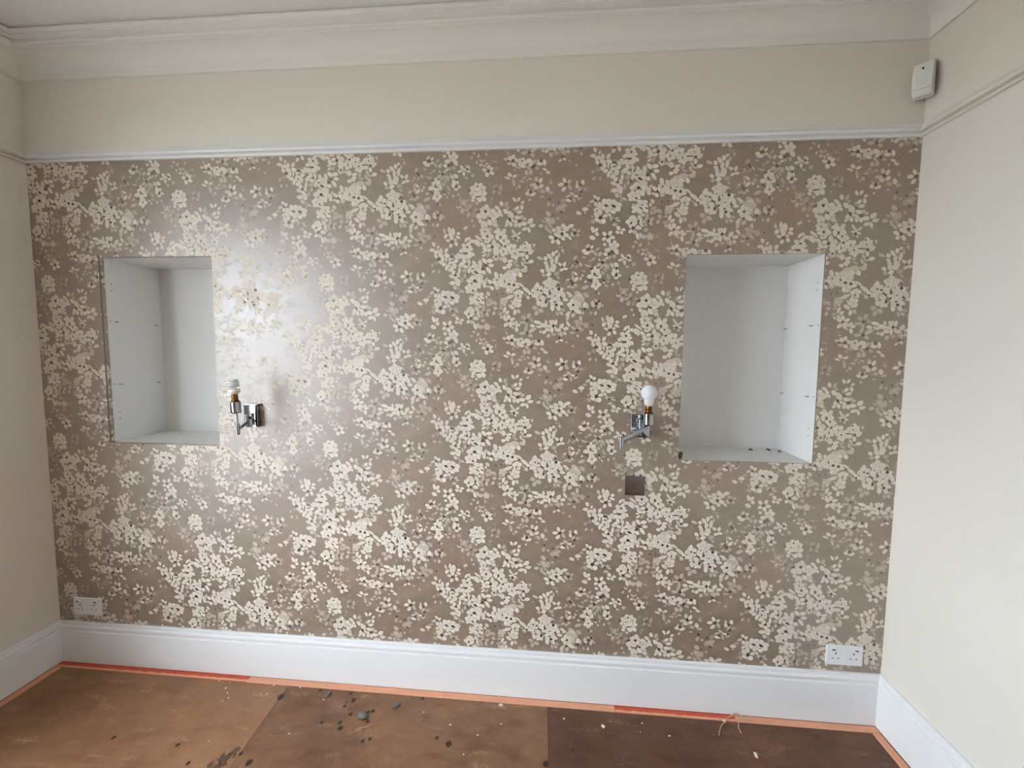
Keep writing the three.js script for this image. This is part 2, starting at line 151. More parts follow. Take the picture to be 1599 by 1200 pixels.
const brightPetalsB = [
  [74, 450, -60, 23, 14, 95], [129, 456, 20, 24, 11, 95], [94, 446, 70, 25, 11, 95], [41, 497, -60, 17, 9, 95], [32, 536, 50, 22, 13, 95], [192, 528, 60, 22, 14, 95], [179, 576, 60, 20, 13, 95], [195, 579, 0, 20, 13, 95], [426, 279, 30, 19, 14, 95], [389, 302, -65, 21, 11, 95],
  [404, 335, 75, 21, 13, 95], [316, 365, 40, 17, 11, 95], [349, 367, 85, 20, 9, 95], [379, 449, 70, 16, 7, 95], [243, 533, -30, 21, 9, 95], [358, 573, 10, 14, 11, 95], [371, 616, 0, 32, 18, 95], [635, 254, 60, 19, 14, 95], [600, 310, 20, 24, 13, 95], [607, 465, 40, 21, 9, 95],
  [678, 529, 10, 24, 11, 95], [552, 521, -60, 15, 11, 95], [508, 567, 15, 19, 11, 95], [494, 601, 35, 21, 14, 95], [609, 698, 30, 31, 11, 95], [677, 647, 0, 10, 9, 95], [242, 650, 10, 24, 16, 95], [244, 663, 70, 21, 13, 95], [354, 712, -20, 40, 14, 95], [344, 24, -40, 22, 13, 95],
  [367, 53, -10, 24, 13, 95], [207, 50, 20, 26, 14, 95], [26, 675, 40, 21, 11, 95], [28, 726, -60, 17, 11, 95], [125, 50, 50, 21, 13, 95], [122, 67, 0, 17, 13, 95], [174, 64, -50, 19, 13, 95], [19, 55, 80, 28, 13, 95], [18, 88, 10, 26, 16, 95], [75, 156, 10, 21, 14, 95],
  [17, 127, -55, 17, 9, 95], [102, 204, 60, 26, 9, 95], [127, 227, 60, 17, 11, 95], [273, 175, -20, 21, 11, 95], [384, 70, 80, 21, 13, 95], [454, 81, 0, 22, 14, 95], [350, 134, 60, 21, 16, 95], [350, 201, 35, 21, 13, 95], [482, 227, -60, 24, 13, 95], [505, 108, -20, 21, 14, 95],
  [489, 106, 0, 12, 11, 95], [579, 143, 30, 17, 9, 95], [193, 303, 0, 17, 13, 100], [242, 297, 30, 22, 17, 100], [85, 470, 10, 21, 11, 100], [98, 491, -60, 21, 13, 100], [14, 509, 0, 25, 14, 100], [54, 514, 90, 26, 14, 100], [54, 533, 20, 25, 16, 100], [52, 562, 45, 22, 11, 100],
  [80, 533, 10, 26, 16, 100], [101, 563, 10, 32, 16, 100], [98, 594, -20, 26, 16, 100], [96, 551, 0, 27, 13, 100], [121, 541, 60, 23, 14, 100], [119, 557, -30, 22, 14, 100], [163, 513, 0, 31, 14, 100], [172, 538, 0, 33, 18, 100], [179, 523, 0, 23, 14, 100], [175, 485, -40, 27, 14, 100],
  [181, 496, 0, 16, 11, 100], [180, 464, 80, 21, 7, 100], [215, 483, 80, 29, 20, 100], [147, 567, -30, 26, 13, 100], [156, 556, 60, 24, 14, 100], [179, 595, -70, 30, 14, 100], [195, 602, 50, 33, 14, 100], [221, 602, 30, 23, 13, 100], [101, 623, 20, 28, 13, 100], [135, 598, 95, 30, 11, 100],
  [119, 632, 60, 28, 14, 100], [239, 261, 40, 21, 14, 100], [393, 355, -15, 26, 13, 100], [298, 336, 35, 26, 13, 100], [309, 351, 70, 19, 14, 100], [254, 331, 80, 24, 16, 100], [221, 368, 0, 28, 22, 100], [335, 351, 40, 26, 16, 100], [362, 366, 70, 22, 13, 100], [343, 393, -70, 26, 13, 100],
  [357, 405, 60, 22, 14, 100], [385, 378, 10, 28, 16, 100], [394, 408, 80, 22, 14, 100], [378, 394, 20, 20, 11, 100], [449, 412, -10, 26, 14, 100], [435, 430, 70, 24, 11, 100], [304, 428, 60, 22, 14, 100], [293, 435, -20, 22, 13, 100], [256, 473, 0, 28, 16, 100], [304, 440, 40, 31, 20, 100],
  [299, 458, 80, 26, 16, 100], [320, 475, 30, 28, 16, 100], [329, 489, 20, 28, 13, 100], [393, 443, -30, 21, 8, 100], [389, 460, 20, 19, 10, 100], [210, 479, 20, 28, 20, 100], [262, 494, 0, 21, 14, 100], [292, 504, 60, 30, 23, 100], [246, 507, 50, 28, 16, 100], [303, 492, 60, 22, 14, 100],
  [392, 513, 20, 20, 13, 100], [445, 522, -45, 28, 13, 100], [445, 562, 0, 24, 14, 100], [332, 555, 60, 28, 18, 100], [226, 569, 90, 31, 14, 100], [267, 557, -20, 28, 16, 100], [240, 605, 60, 22, 16, 100], [262, 597, 60, 35, 14, 100], [219, 622, 40, 31, 14, 100], [296, 618, 70, 30, 16, 100],
  [336, 624, 0, 29, 16, 100], [511, 262, 80, 24, 16, 100], [579, 264, -60, 24, 14, 100], [642, 363, 15, 24, 13, 100], [560, 423, 30, 24, 14, 100], [583, 419, 60, 25, 16, 100], [611, 416, -20, 26, 14, 100], [556, 453, 25, 37, 16, 100], [592, 453, 10, 24, 16, 100], [530, 461, 25, 26, 14, 100],
  [558, 481, 55, 26, 14, 100], [523, 540, 50, 28, 14, 100], [552, 555, 95, 37, 14, 100], [517, 595, 85, 28, 18, 100], [535, 598, 20, 25, 14, 100], [575, 597, -30, 21, 11, 100], [521, 615, -10, 24, 14, 100], [519, 707, 40, 33, 11, 100], [479, 737, 80, 26, 16, 100], [538, 5, -80, 26, 16, 100],
  [495, 715, 20, 29, 18, 100], [510, 687, 30, 32, 22, 100], [593, 722, 10, 26, 14, 100], [318, 660, 20, 22, 16, 100], [388, 672, 20, 26, 13, 100], [343, 616, 0, 36, 16, 100], [445, 698, 40, 30, 13, 100], [394, 747, -20, 24, 14, 100], [234, 732, 30, 25, 16, 100], [351, 43, 80, 21, 14, 100],
  [377, 23, -75, 24, 13, 100], [105, 651, 0, 31, 16, 100], [201, 657, 0, 19, 16, 100], [217, 663, 60, 29, 16, 100], [44, 707, 60, 22, 18, 100], [77, 732, 80, 22, 16, 100], [101, 736, 40, 22, 16, 100], [33, 748, 70, 30, 18, 100], [36, 17, 30, 26, 14, 100], [187, 12, 70, 30, 20, 100],
  [197, 728, 30, 46, 16, 100], [68, 74, 40, 22, 14, 100], [101, 88, 10, 22, 14, 100], [67, 94, -10, 19, 13, 100], [84, 139, -20, 28, 16, 100], [172, 166, 40, 21, 13, 100], [154, 189, 80, 26, 11, 100], [156, 176, 0, 20, 11, 100], [108, 239, 60, 20, 13, 100], [121, 253, 0, 19, 14, 100],
  [11, 249, -10, 24, 16, 100], [243, 179, 10, 22, 13, 100], [274, 192, 25, 24, 14, 100], [339, 76, -45, 24, 14, 100], [391, 79, 0, 22, 11, 100], [368, 160, 20, 21, 14, 100], [406, 166, 5, 26, 13, 100], [440, 162, 0, 22, 11, 100], [340, 213, 20, 26, 9, 100], [503, 79, 20, 37, 16, 100],
  [553, 68, -70, 28, 13, 100], [482, 85, 10, 28, 11, 100], [520, 98, 20, 24, 14, 100], [555, 95, 60, 28, 11, 100], [579, 82, -70, 26, 16, 100], [476, 159, 10, 28, 13, 100], [512, 195, 30, 21, 11, 100],
];
const blooms = [
  [35, 240, 27, 100], [37, 283, 23, 100], [215, 266, 37, 101], [247, 351, 25, 100], [282, 368, 22, 100], [245, 432, 23, 100], [256, 455, 24, 100], [326, 518, 23, 100], [363, 508, 25, 100], [378, 533, 22, 100], [422, 505, 29, 100], [418, 502, 16, 100],
  [294, 542, 17, 90], [473, 681, 27, 100], [527, 658, 32, 100], [533, 659, 18, 100], [549, 707, 30, 100], [502, 738, 20, 100], [548, 733, 25, 100], [563, 691, 25, 100], [627, 744, 27, 100], [217, 636, 27, 100], [210, 654, 22, 100], [296, 647, 22, 100],
  [330, 644, 29, 100], [356, 674, 23, 100], [357, 641, 27, 100], [393, 698, 23, 100], [385, 734, 23, 100], [329, 729, 20, 75], [219, 712, 27, 100], [192, 644, 27, 100], [179, 675, 23, 100], [73, 708, 29, 100], [107, 714, 30, 100], [179, 27, 26, 100],
  [108, 122, 23, 100], [256, 86, 17, 70], [402, 151, 21, 100],
];
const dots = [
  [38, 283, 3], [31, 240, 3], [213, 245, 3.5], [177, 261, 4], [204, 265, 2.5], [191, 279, 2], [234, 261, 2], [131, 325, 3], [183, 342, 4], [40, 317, 4.5], [52, 352, 4.5], [41, 362, 5],
  [44, 365, 4], [39, 379, 4], [22, 382, 4], [101, 475, 6.5], [26, 452, 4], [43, 547, 6.5], [98, 574, 3.5], [169, 498, 4.5], [183, 575, 3.5], [117, 617, 5.5], [171, 614, 4], [293, 257, 4],
  [469, 238, 6.5], [440, 273, 6.5], [248, 350, 6], [267, 379, 4.5], [300, 382, 3.5], [352, 384, 6.5], [393, 392, 7], [245, 415, 2.5], [245, 434, 3], [256, 454, 5], [313, 457, 4.5], [327, 473, 3.5],
  [334, 496, 4.5], [377, 463, 6], [278, 499, 6], [361, 506, 2.5], [375, 526, 3.5], [422, 505, 2.5], [448, 497, 3.5], [417, 487, 3.5], [427, 525, 5], [427, 557, 4], [341, 567, 4], [294, 540, 4],
  [238, 590, 7], [520, 304, 5], [588, 245, 7.5], [651, 276, 5.5], [645, 294, 5], [557, 317, 4], [572, 358, 4.5], [534, 372, 3.5], [575, 447, 6], [548, 465, 6.5], [628, 445, 6], [682, 513, 5.5],
  [522, 569, 2.5], [474, 681, 3.5], [488, 685, 4], [514, 672, 2.5], [539, 677, 2.5], [565, 678, 6.5], [550, 707, 2.5], [526, 719, 4], [511, 732, 6], [549, 732, 4], [555, 745, 6], [576, 752, 4],
  [626, 20, 4.5], [627, 745, 5], [621, 653, 6.5], [613, 643, 4], [676, 9, 6], [203, 642, 6], [259, 658, 3], [279, 658, 5], [300, 638, 3], [351, 656, 5.5], [372, 660, 5.5], [445, 706, 4],
  [299, 700, 3.5], [324, 696, 3], [219, 711, 2.5], [237, 724, 3.5], [247, 23, 4], [351, 59, 4.5], [430, 58, 6], [206, 23, 4], [201, 642, 6], [189, 653, 3.5], [194, 683, 4], [28, 690, 5],
  [99, 726, 2.5], [50, 6, 7.5], [103, 18, 4], [176, 31, 4], [206, 23, 4], [185, 50, 6], [81, 85, 6], [100, 108, 3.5], [90, 157, 6.5], [5, 134, 6], [169, 173, 5], [154, 182, 2.5],
  [63, 191, 6], [122, 216, 4.5], [121, 244, 6], [29, 236, 3], [17, 217, 4.5], [241, 150, 3], [259, 183, 6.5], [433, 113, 6], [365, 143, 6], [343, 144, 4], [451, 169, 7], [481, 146, 6],
  [544, 81, 6], [571, 132, 5.5], [645, 99, 6],
];
const streaks = [
  [15, 267, 30, 23, 6.5], [68, 265, 60, 15, 6.5], [216, 288, -8, 32, 4], [217, 351, -20, 17, 8], [83, 554, 95, 25, 3], [101, 537, 15, 19, 7.5], [102, 554, 10, 14, 4.5], [164, 524, 8, 18, 6], [167, 570, 90, 10, 5], [194, 591, 0, 15, 3], [208, 606, 25, 22, 7], [392, 313, 90, 12, 3],
  [376, 363, 30, 21, 4], [255, 470, -15, 11, 2.5], [315, 486, 45, 28, 3], [326, 518, 90, 12, 4], [409, 521, 5, 39, 3.5], [249, 577, 25, 21, 7], [208, 606, 25, 17, 7], [647, 249, -30, 15, 7], [606, 303, 40, 17, 6], [640, 565, 50, 24, 8], [577, 583, 90, 12, 5.5], [544, 568, 90, 10, 3],
  [527, 694, 60, 17, 8], [505, 702, 35, 19, 5.5], [576, 716, 45, 19, 7], [563, 660, 40, 15, 6], [332, 644, 90, 13, 4.5], [395, 675, -20, 33, 4], [390, 706, 95, 12, 4.5], [216, 725, 40, 22, 3.5], [211, 647, 80, 13, 3], [72, 711, 25, 19, 7.5], [103, 714, 30, 21, 9], [196, 41, -40, 22, 3],
  [101, 150, 40, 22, 6.5], [37, 246, 10, 22, 3], [404, 145, 40, 12, 3.5],
];
const RW = 0.6835, RH = 0.753, RX = 1.9031, RY = 0.8058 + PB;       // repeat size and where its top left corner hangs on the wall
function printPaper() {
  const CW = 2048, CHt = 1128, k = CW / (2 * RW * 1000);            // two columns side by side, the second half a repeat lower
  const GR = [146, 126, 109];
  // silk-like ground: vertical weft streaks and soft patches of dye
  const streak = [...Array(CW)].map((_, i) => noise.noise(i * 0.35, 3.1, 0) * 6 + noise.noise(i * 0.09, 7.7, 0) * 2.2);
  const ground = pixels(CW, CHt, (i, j) => {
    const u = i / CW, v = j / CHt;
    const patch = tileNoise(u, v, 9, 2) * 7 + tileNoise(u, v, 22, 6) * 5, pink = tileNoise(u, v, 6, 11) * 5;
    const weft = streak[i] * (0.6 + 0.8 * tileNoise(u, v, 30, 14)) + noise.noise(i * 0.5, j * 0.045, 4) * 5 + noise.noise(i * 0.06, j * 0.6, 8) * 2.4;
    const e = patch + weft; return [GR[0] + e + pink, GR[1] + e - pink * 0.3, GR[2] + e - pink * 0.2];
  });
  const [rc, rx] = canvas(CW, CHt), cx = ground.getContext('2d');
  rx.fillStyle = 'rgb(255,96,0)'; rx.fillRect(0, 0, CW, CHt);       // roughness in green: pearl ground shiny, printed petals chalky
  const both = (x, y, reach, f) => {                                // draws a motif in both columns and over the edges
    for (const [ox, oy] of [[0, 0], [RW * 1000, RH * 500]]) for (const a of [-1, 0, 1]) for (const b of [-2, -1, 0, 1]) {
      const X = (x + ox + a * RW * 2000) * k, Y = (y + oy + b * RH * 1000) * CHt / (RH * 1000);
      if (X < -reach * k || X > CW + reach * k || Y < -reach * k || Y > CHt + reach * k) continue;
      f(X, Y);
    }
  };
  const cream = (s) => { const d = rr(-5, 5); return `rgb(${222 + d | 0},${212 + d + rr(-2, 2) | 0},${198 + d * 0.8 + rr(-4, 3) | 0})`; };
  function petalPath(c, L, Wd, tipA, tipB) {
    const l = L / 2, w = Wd / 2;
    c.beginPath(); c.moveTo(-l, tipA * w);
    c.bezierCurveTo(-l * 0.55, -w * 1.25, l * 0.5, -w * 1.3, l, tipB * w);
    c.bezierCurveTo(l * 0.5, w * 1.3, -l * 0.55, w * 1.25, -l, tipA * w); c.closePath();
  }
  function petal(x, y, deg, L, Wd, strength) {
    const col = cream(), a = rr(-0.35, 0.35), b = rr(-0.35, 0.35), vein = rnd() < 0.4, s = Math.min(1, strength / 100);
    const alpha = s > 0.9 ? 1 : s * 0.86;
    both(x, y, L, (X, Y) => {
      for (const [c, fill] of [[cx, col], [rx, 'rgb(40,215,0)']]) {
        c.save(); c.translate(X, Y); c.rotate(deg * Math.PI / 180); c.globalAlpha = alpha;
        petalPath(c, L * k * 1.1, Wd * k * 1.22, a, b); c.fillStyle = fill; c.fill();
        if (c === cx && s > 0.7) { c.globalAlpha = 0.34 * s; c.strokeStyle = 'rgb(128,106,88)'; c.lineWidth = 1.5; c.stroke(); }
        if (c === cx && vein && s > 0.6) { c.globalAlpha = 0.16; c.strokeStyle = 'rgb(150,130,112)'; c.lineWidth = 1.6; c.beginPath(); c.moveTo(-L * k * 0.36, 0); c.quadraticCurveTo(0, Wd * k * 0.12, L * k * 0.3, 0); c.stroke(); }
        c.restore();
      }
    });
  }
  function bloom(x, y, R, strength) {
    const n = strength > 100 ? 9 : 5, turn = rr(0, 360);
    const rings = strength > 100 ? [[0.62, 0.8, n], [0.3, 0.62, 6]] : [[0.52, 0.92, n]];
    for (const [at, len, m] of rings) for (let i = 0; i < m; i++) {
      const A = turn + (i + rr(-0.12, 0.12)) * 360 / m, d = R * at;
      petal(x + Math.cos(A * Math.PI / 180) * d, y + Math.sin(A * Math.PI / 180) * d, A, R * len, R * (strength > 100 ? 0.56 : 0.72), Math.min(strength, 100));
    }
  }
  function mark(x, y, deg, L, Wd, alpha) {
    const tint = rr(-8, 8);
    both(x, y, L, (X, Y) => {
      cx.save(); cx.translate(X, Y); cx.rotate(deg * Math.PI / 180); cx.globalAlpha = alpha;
      cx.fillStyle = `rgb(${84 + tint | 0},${72 + tint | 0},${62 + tint | 0})`; petalPath(cx, L * k, Wd * k, 0, 0); cx.fill();
      cx.restore();
    });
  }
  // the palest washed-out petals, scattered under the sprays
  for (let i = 0; i < 170; i++) petal(rr(0, RW * 1000), rr(0, RH * 1000), rr(0, 180), rr(7, 17), rr(5, 10), rr(10, 26));
  for (const p of faintPetals) petal(...p);
  for (const p of midPetals) petal(...p);
  for (const b of blooms) bloom(...b);
  for (const p of brightPetalsA) petal(...p);
  for (const p of brightPetalsB) petal(...p);
  for (const [x, y, deg, L, Wd] of streaks) mark(x, y, deg, L * 1.05, Wd * 1.3, 0.85);
  for (const [x, y, r] of dots) { mark(x, y, rr(0, 180), r * 2.4, r * 2, 0.9); mark(x + rr(-1, 1), y + rr(-1, 1), rr(0, 180), r * 2.6, r * 1.2, 0.6); }
  const place = (t) => { t.offset.set(-RX / (2 * RW), -RY / RH); return t; };
  return [place(texture(ground, true, 1 / (2 * RW), 1 / RH)), place(texture(rc, false, 1 / (2 * RW), 1 / RH))];
}
const [paperMap, paperRough] = printPaper();
const paperMat = new THREE.MeshPhysicalMaterial({ color: '#ffffff', map: paperMap, roughness: 1, roughnessMap: paperRough, ior: 1.75, specularIntensity: 1, clearcoat: 1, clearcoatMap: paperRough, clearcoatRoughness: 0.5 });
const paperPlain = new THREE.MeshPhysicalMaterial({ color: '#84735f', roughness: 0.5 });

// ---------------------------------------------------------------- the room shell
const nicheL = { x0: 0.333, x1: 0.8957, y0: 0.9105 + PB, y1: 1.7865 + PB, lip: 0.027, depth: 0.325 };
const nicheR = { x0: 2.9913, x1: 3.5404, y0: 0.9067 + PB, y1: 1.7748 + PB, lip: 0.008, depth: 0.292 };
const rectPath = (x0, x1, y0, y1, C = THREE.Shape) => { const s = new C(); s.moveTo(x0, y0); s.lineTo(x1, y0); s.lineTo(x1, y1); s.lineTo(x0, y1); s.closePath(); return s; };
const wallBack = structGroup('wall_back', 'far wall papered with cream blossom sprays on taupe below a plain cream frieze');
{
  const s = rectPath(0, W, PB - 0.03, PT + 0.012);
  for (const n of [nicheL, nicheR]) s.holes.push(rectPath(n.x0, n.x1, n.y0, n.y1, THREE.Path));
  part('wallpaper', new THREE.ExtrudeGeometry(s, { depth: 0.008, bevelEnabled: false }).translate(0, 0, -0.008), [paperMat, paperPlain], wallBack);
  part('frieze', box(W, CH - PT + 0.1, 0.02, W / 2, PT + (CH - PT + 0.1) / 2 + 0.012, -0.0102), M.wall, wallBack);
  const c = rectPath(-0.45, W + 0.3, -0.2, CH + 0.2), g = 0.02;
  for (const n of [nicheL, nicheR]) c.holes.push(rectPath(n.x0 - g, n.x1 + g, n.y0 - g, n.y1 + g, THREE.Path));
  part('masonry', new THREE.ExtrudeGeometry(c, { depth: 0.43, bevelEnabled: false }).translate(0, 0, -0.4505), M.masonry, wallBack);
  // the paper turned into the left opening
  const n = nicheL, t = 0.0185, z = -(0.0085 + n.lip) / 2, d = n.lip - 0.0085, h = n.y1 - n.y0, w = n.x1 - n.x0;
  const fold = [box(t, h + 2 * t, d, n.x0 - t / 2, (n.y0 + n.y1) / 2, z), box(t, h + 2 * t, d, n.x1 + t / 2, (n.y0 + n.y1) / 2, z), box(w, t, d, (n.x0 + n.x1) / 2, n.y1 + t / 2, z), box(w, t, d, (n.x0 + n.x1) / 2, n.y0 - t / 2, z)];
  for (const q of fold) { const p = q.attributes.position, uv = q.attributes.uv; for (let i = 0; i < p.count; i++) uv.setXY(i, p.getX(i) + p.getZ(i), p.getY(i)); }
  part('paper_return', fold, paperMat, wallBack);
}
// left wall with the window that lights the room, nearer than the picture's left edge
const win = { z0: 0.98, z1: 2.9, y0: 0.55, y1: 2.42 };
{
  const s = rectPath(-D - 0.2, 0.0205, -0.2, CH + 0.2);            // drawn in (-z, y)
  s.holes.push(rectPath(-win.z1, -win.z0, win.y0, win.y1, THREE.Path));
  const g = new THREE.ExtrudeGeometry(s, { depth: 0.3, bevelEnabled: false }); g.rotateY(Math.PI / 2).translate(-0.3, 0, 0);
  struct('wall_left', g, M.wall, 'cream painted left wall running towards the viewer');
  struct('wall_right', box(0.3, CH + 0.4, D + 0.22, W + 0.15, CH / 2, D / 2 + 0.0899), M.wall, 'pale cream right wall running towards the viewer');
  struct('wall_rear', box(W + 0.6, CH + 0.4, 0.3, W / 2, CH / 2, D + 0.15), M.rear, 'unseen taupe wall behind the viewer, toned dark to lower the bounced light');
  struct('ceiling', box(W, 0.2, D, W / 2, CH + 0.1, D / 2), M.ceiling, 'flat white ceiling');
  const w = structGroup('window_1', 'tall white sash window in the left wall, outside the picture');
  const cz = (win.z0 + win.z1) / 2, wz = win.z1 - win.z0, wy = win.y1 - win.y0, cy = (win.y0 + win.y1) / 2, x = -0.16, f = 0.05;
  part('window_frame', [rbox(0.08, wy, f, 0.006, x, cy, win.z0 + f / 2), rbox(0.08, wy, f, 0.006, x, cy, win.z1 - f / 2), rbox(0.08, f, wz - 2 * f, 0.006, x, win.y1 - f / 2, cz), rbox(0.08, f, wz - 2 * f, 0.006, x, win.y0 + f / 2, cz)], M.gloss, w);
  part('meeting_rail', rbox(0.05, 0.045, wz - 2 * f, 0.006, x, cy, cz), M.gloss, w);
  for (const s2 of [-1, 1]) part('pane', box(0.004, wy / 2 - f - 0.0225, wz - 2 * f, x, cy + s2 * (wy / 4 - f / 2 + 0.0112), cz), M.glass, w);
  part('window_sill', rbox(0.2, 0.03, wz + 0.1, 0.008, -0.02, win.y0 - 0.016, cz), M.gloss, w);
  struct('ground', box(30, 0.1, 30, -15.4, -0.6, 2), M.outside, 'unseen grey ground outside the window, keeping light from below off the ceiling');  // out of view, blocks the lower sky so the ceiling stays dimmer
}
// mouldings: a profile of [out from the wall, height] swept along one side of the room with mitred ends
function moulding(profile, side, tilt = () => 0) {
  const at = (p, h, e) => {
    const q = { back: [[p, p], [W - p, p]], right: [[W - p, p], [W - p, D - p]], left: [[p, D - p], [p, p]], rear: [[W - p, D - p], [p, D - p]] }[side][e];
    return [q[0], h + tilt(q[0], h), q[1]];
  };
  const pos = [], uv = []; let run = 0;
  for (let i = 0; i + 1 < profile.length; i++) {
    const [a, b] = [profile[i], profile[i + 1]], A0 = at(...a, 0), A1 = at(...a, 1), B0 = at(...b, 0), B1 = at(...b, 1), d = Math.hypot(a[0] - b[0], a[1] - b[1]), L = Math.hypot(A1[0] - A0[0], A1[2] - A0[2]);
    pos.push(...A0, ...A1, ...B1, ...A0, ...B1, ...B0); uv.push(0, run, L, run, L, run + d, 0, run, L, run + d, 0, run + d); run += d;
  }
  const g = new THREE.BufferGeometry(); g.setAttribute('position', new THREE.Float32BufferAttribute(pos, 3)); g.setAttribute('uv', new THREE.Float32BufferAttribute(uv, 2));
  g.computeVertexNormals(); return toCreasedNormals(g, 0.5);
}
const arc = (cx, cy, rx, ry, a0, a1, n) => [...Array(n + 1)].map((_, i) => { const a = (a0 + (a1 - a0) * i / n) * Math.PI / 180; return [cx + rx * Math.cos(a), cy + ry * Math.sin(a)]; });
const CB = 2.574 + PB;                                              // underside of the cornice
const CX = 0.158, CY = CH - CB;
const corniceProfile = [[-0.002, CB], [0.01, CB], [0.012, CB + 0.004], [0.012, CB + 0.012], [0.0135, CB + 0.03], ...arc(0.098, CB + 0.03, 0.084, 0.05, 180, 90, 14), [0.098, CB + 0.087], [0.106, CB + 0.087], ...arc(0.106, CB + 0.094, 0.007, 0.007, -90, 90, 6), [0.106, CB + 0.107], [0.134, CB + 0.111], [0.134, CB + 0.116], ...arc(0.142, CB + 0.123, 0.008, 0.007, -90, 90, 6), [0.142, CH + 0.002]];
const railProfile = [[-0.002, PT - 0.001], [0.008, PT - 0.001], ...arc(0.0085, PT + 0.0045, 0.0055, 0.0055, -90, 80, 6), [0.007, PT + 0.0105], [0.007, PT + 0.0135], [0.016, PT + 0.0145], ...arc(0.017, PT + 0.0225, 0.009, 0.008, -90, 60, 8), [0.018, PT + 0.033], [0.014, PT + 0.042], [0.012, PT + 0.046], [-0.002, PT + 0.047]];
const skirtProfile = [[-0.001, 0.004], [0.021, 0.004], [0.021, PB - 0.05], [0.02, PB - 0.044], [0.0165, PB - 0.043], [0.0165, PB - 0.036], ...arc(0.0155, PB - 0.026, 0.004, 0.009, -80, 80, 8), [0.012, PB - 0.016], [0.012, PB - 0.009], ...arc(0.009, PB - 0.004, 0.004, 0.004, 0, 90, 5), [-0.001, PB]];
const skirtTilt = (x, h) => (h < 0.1 ? floorY(x) : 0);
const sideName = { back: 'far wall', left: 'left wall', right: 'right wall', rear: 'wall behind the viewer' };
let trims = 0;
for (const side of ['back', 'left', 'right', 'rear']) struct(`trim_${++trims}`, moulding(corniceProfile, side), M.cornice, `white coved plaster cornice along the top of the ${sideName[side]}`);
for (const side of ['back', 'left', 'right', 'rear']) struct(`trim_${++trims}`, moulding(railProfile, side), side === 'back' ? M.gloss : M.wall, `${side === 'back' ? 'white' : 'cream'} moulded picture rail along the ${sideName[side]}`);
for (const side of ['back', 'left', 'right', 'rear']) struct(`baseboard_${side}`, moulding(skirtProfile, side, skirtTilt), M.gloss, `white moulded skirting board along the foot of the ${sideName[side]}`);

// ---------------------------------------------------------------- floor: hardboard sheets on a dark subfloor
const hardboardSize = 2048;
function hardboard(base, x0, z0, w, d, marks) {                    // canvas over w x d metres, z running down the canvas
  const CWd = hardboardSize * 0.75 | 0, CHt = CWd / 2 | 0, z = x0 * 3.7;
  const c = pixels(CWd, CHt, (i, j) => {
    const u = i / CWd * w * 10, v = j / CHt * d * 10;
    let e = noise.noise(u * 0.33, v * 0.33, z) * 15 + noise.noise(u * 1.1, v * 1.1, z + 5) * 10 + Math.min(0, noise.noise(u * 0.9 + 7, v * 1.7, z + 21) + 0.12) * 24 + noise.noise(u * 4, v * 6, z + 9) * 6 + noise.noise(u * 22, v * 40, z) * 5 + noise.noise(i * 0.9, j * 0.9, z) * 6;
    const scuff = Math.max(0, noise.noise(u * 0.8 + 40, v * 2.2, z) - 0.24) * 100 * Math.max(0, noise.noise(u * 9, v * 9, z + 2) + 0.35);
    const ochre = Math.max(0, noise.noise(u * 0.7, v * 0.7, z + 30)) * 10;
    return [base[0] + e + scuff + ochre, base[1] + e * 0.9 + scuff + ochre * 0.5, base[2] + e * 0.75 + scuff * 1.02 - ochre * 0.5];
  });
  const g = c.getContext('2d'), kx = CWd / w, kz = CHt / d;
  for (const [x, zz, r, a = 0.92] of marks) {                      // spilled dark drops
    g.globalAlpha = a; g.fillStyle = 'rgb(46,30,24)'; g.beginPath();
    for (let i = 0; i <= 48; i++) { const t = i / 48 * Math.PI * 2, q = r * (1 + (a < 0.6 ? 1.1 : 0.3) * noise.noise(Math.cos(t) * 1.7 + x * 31, Math.sin(t) * 1.7, zz * 17)); g[i ? 'lineTo' : 'moveTo']((x - x0 + Math.cos(t) * q) * kx, (zz - z0 + Math.sin(t) * q * 1.25) * kz); }
    g.fill();
  }
  return c;
}
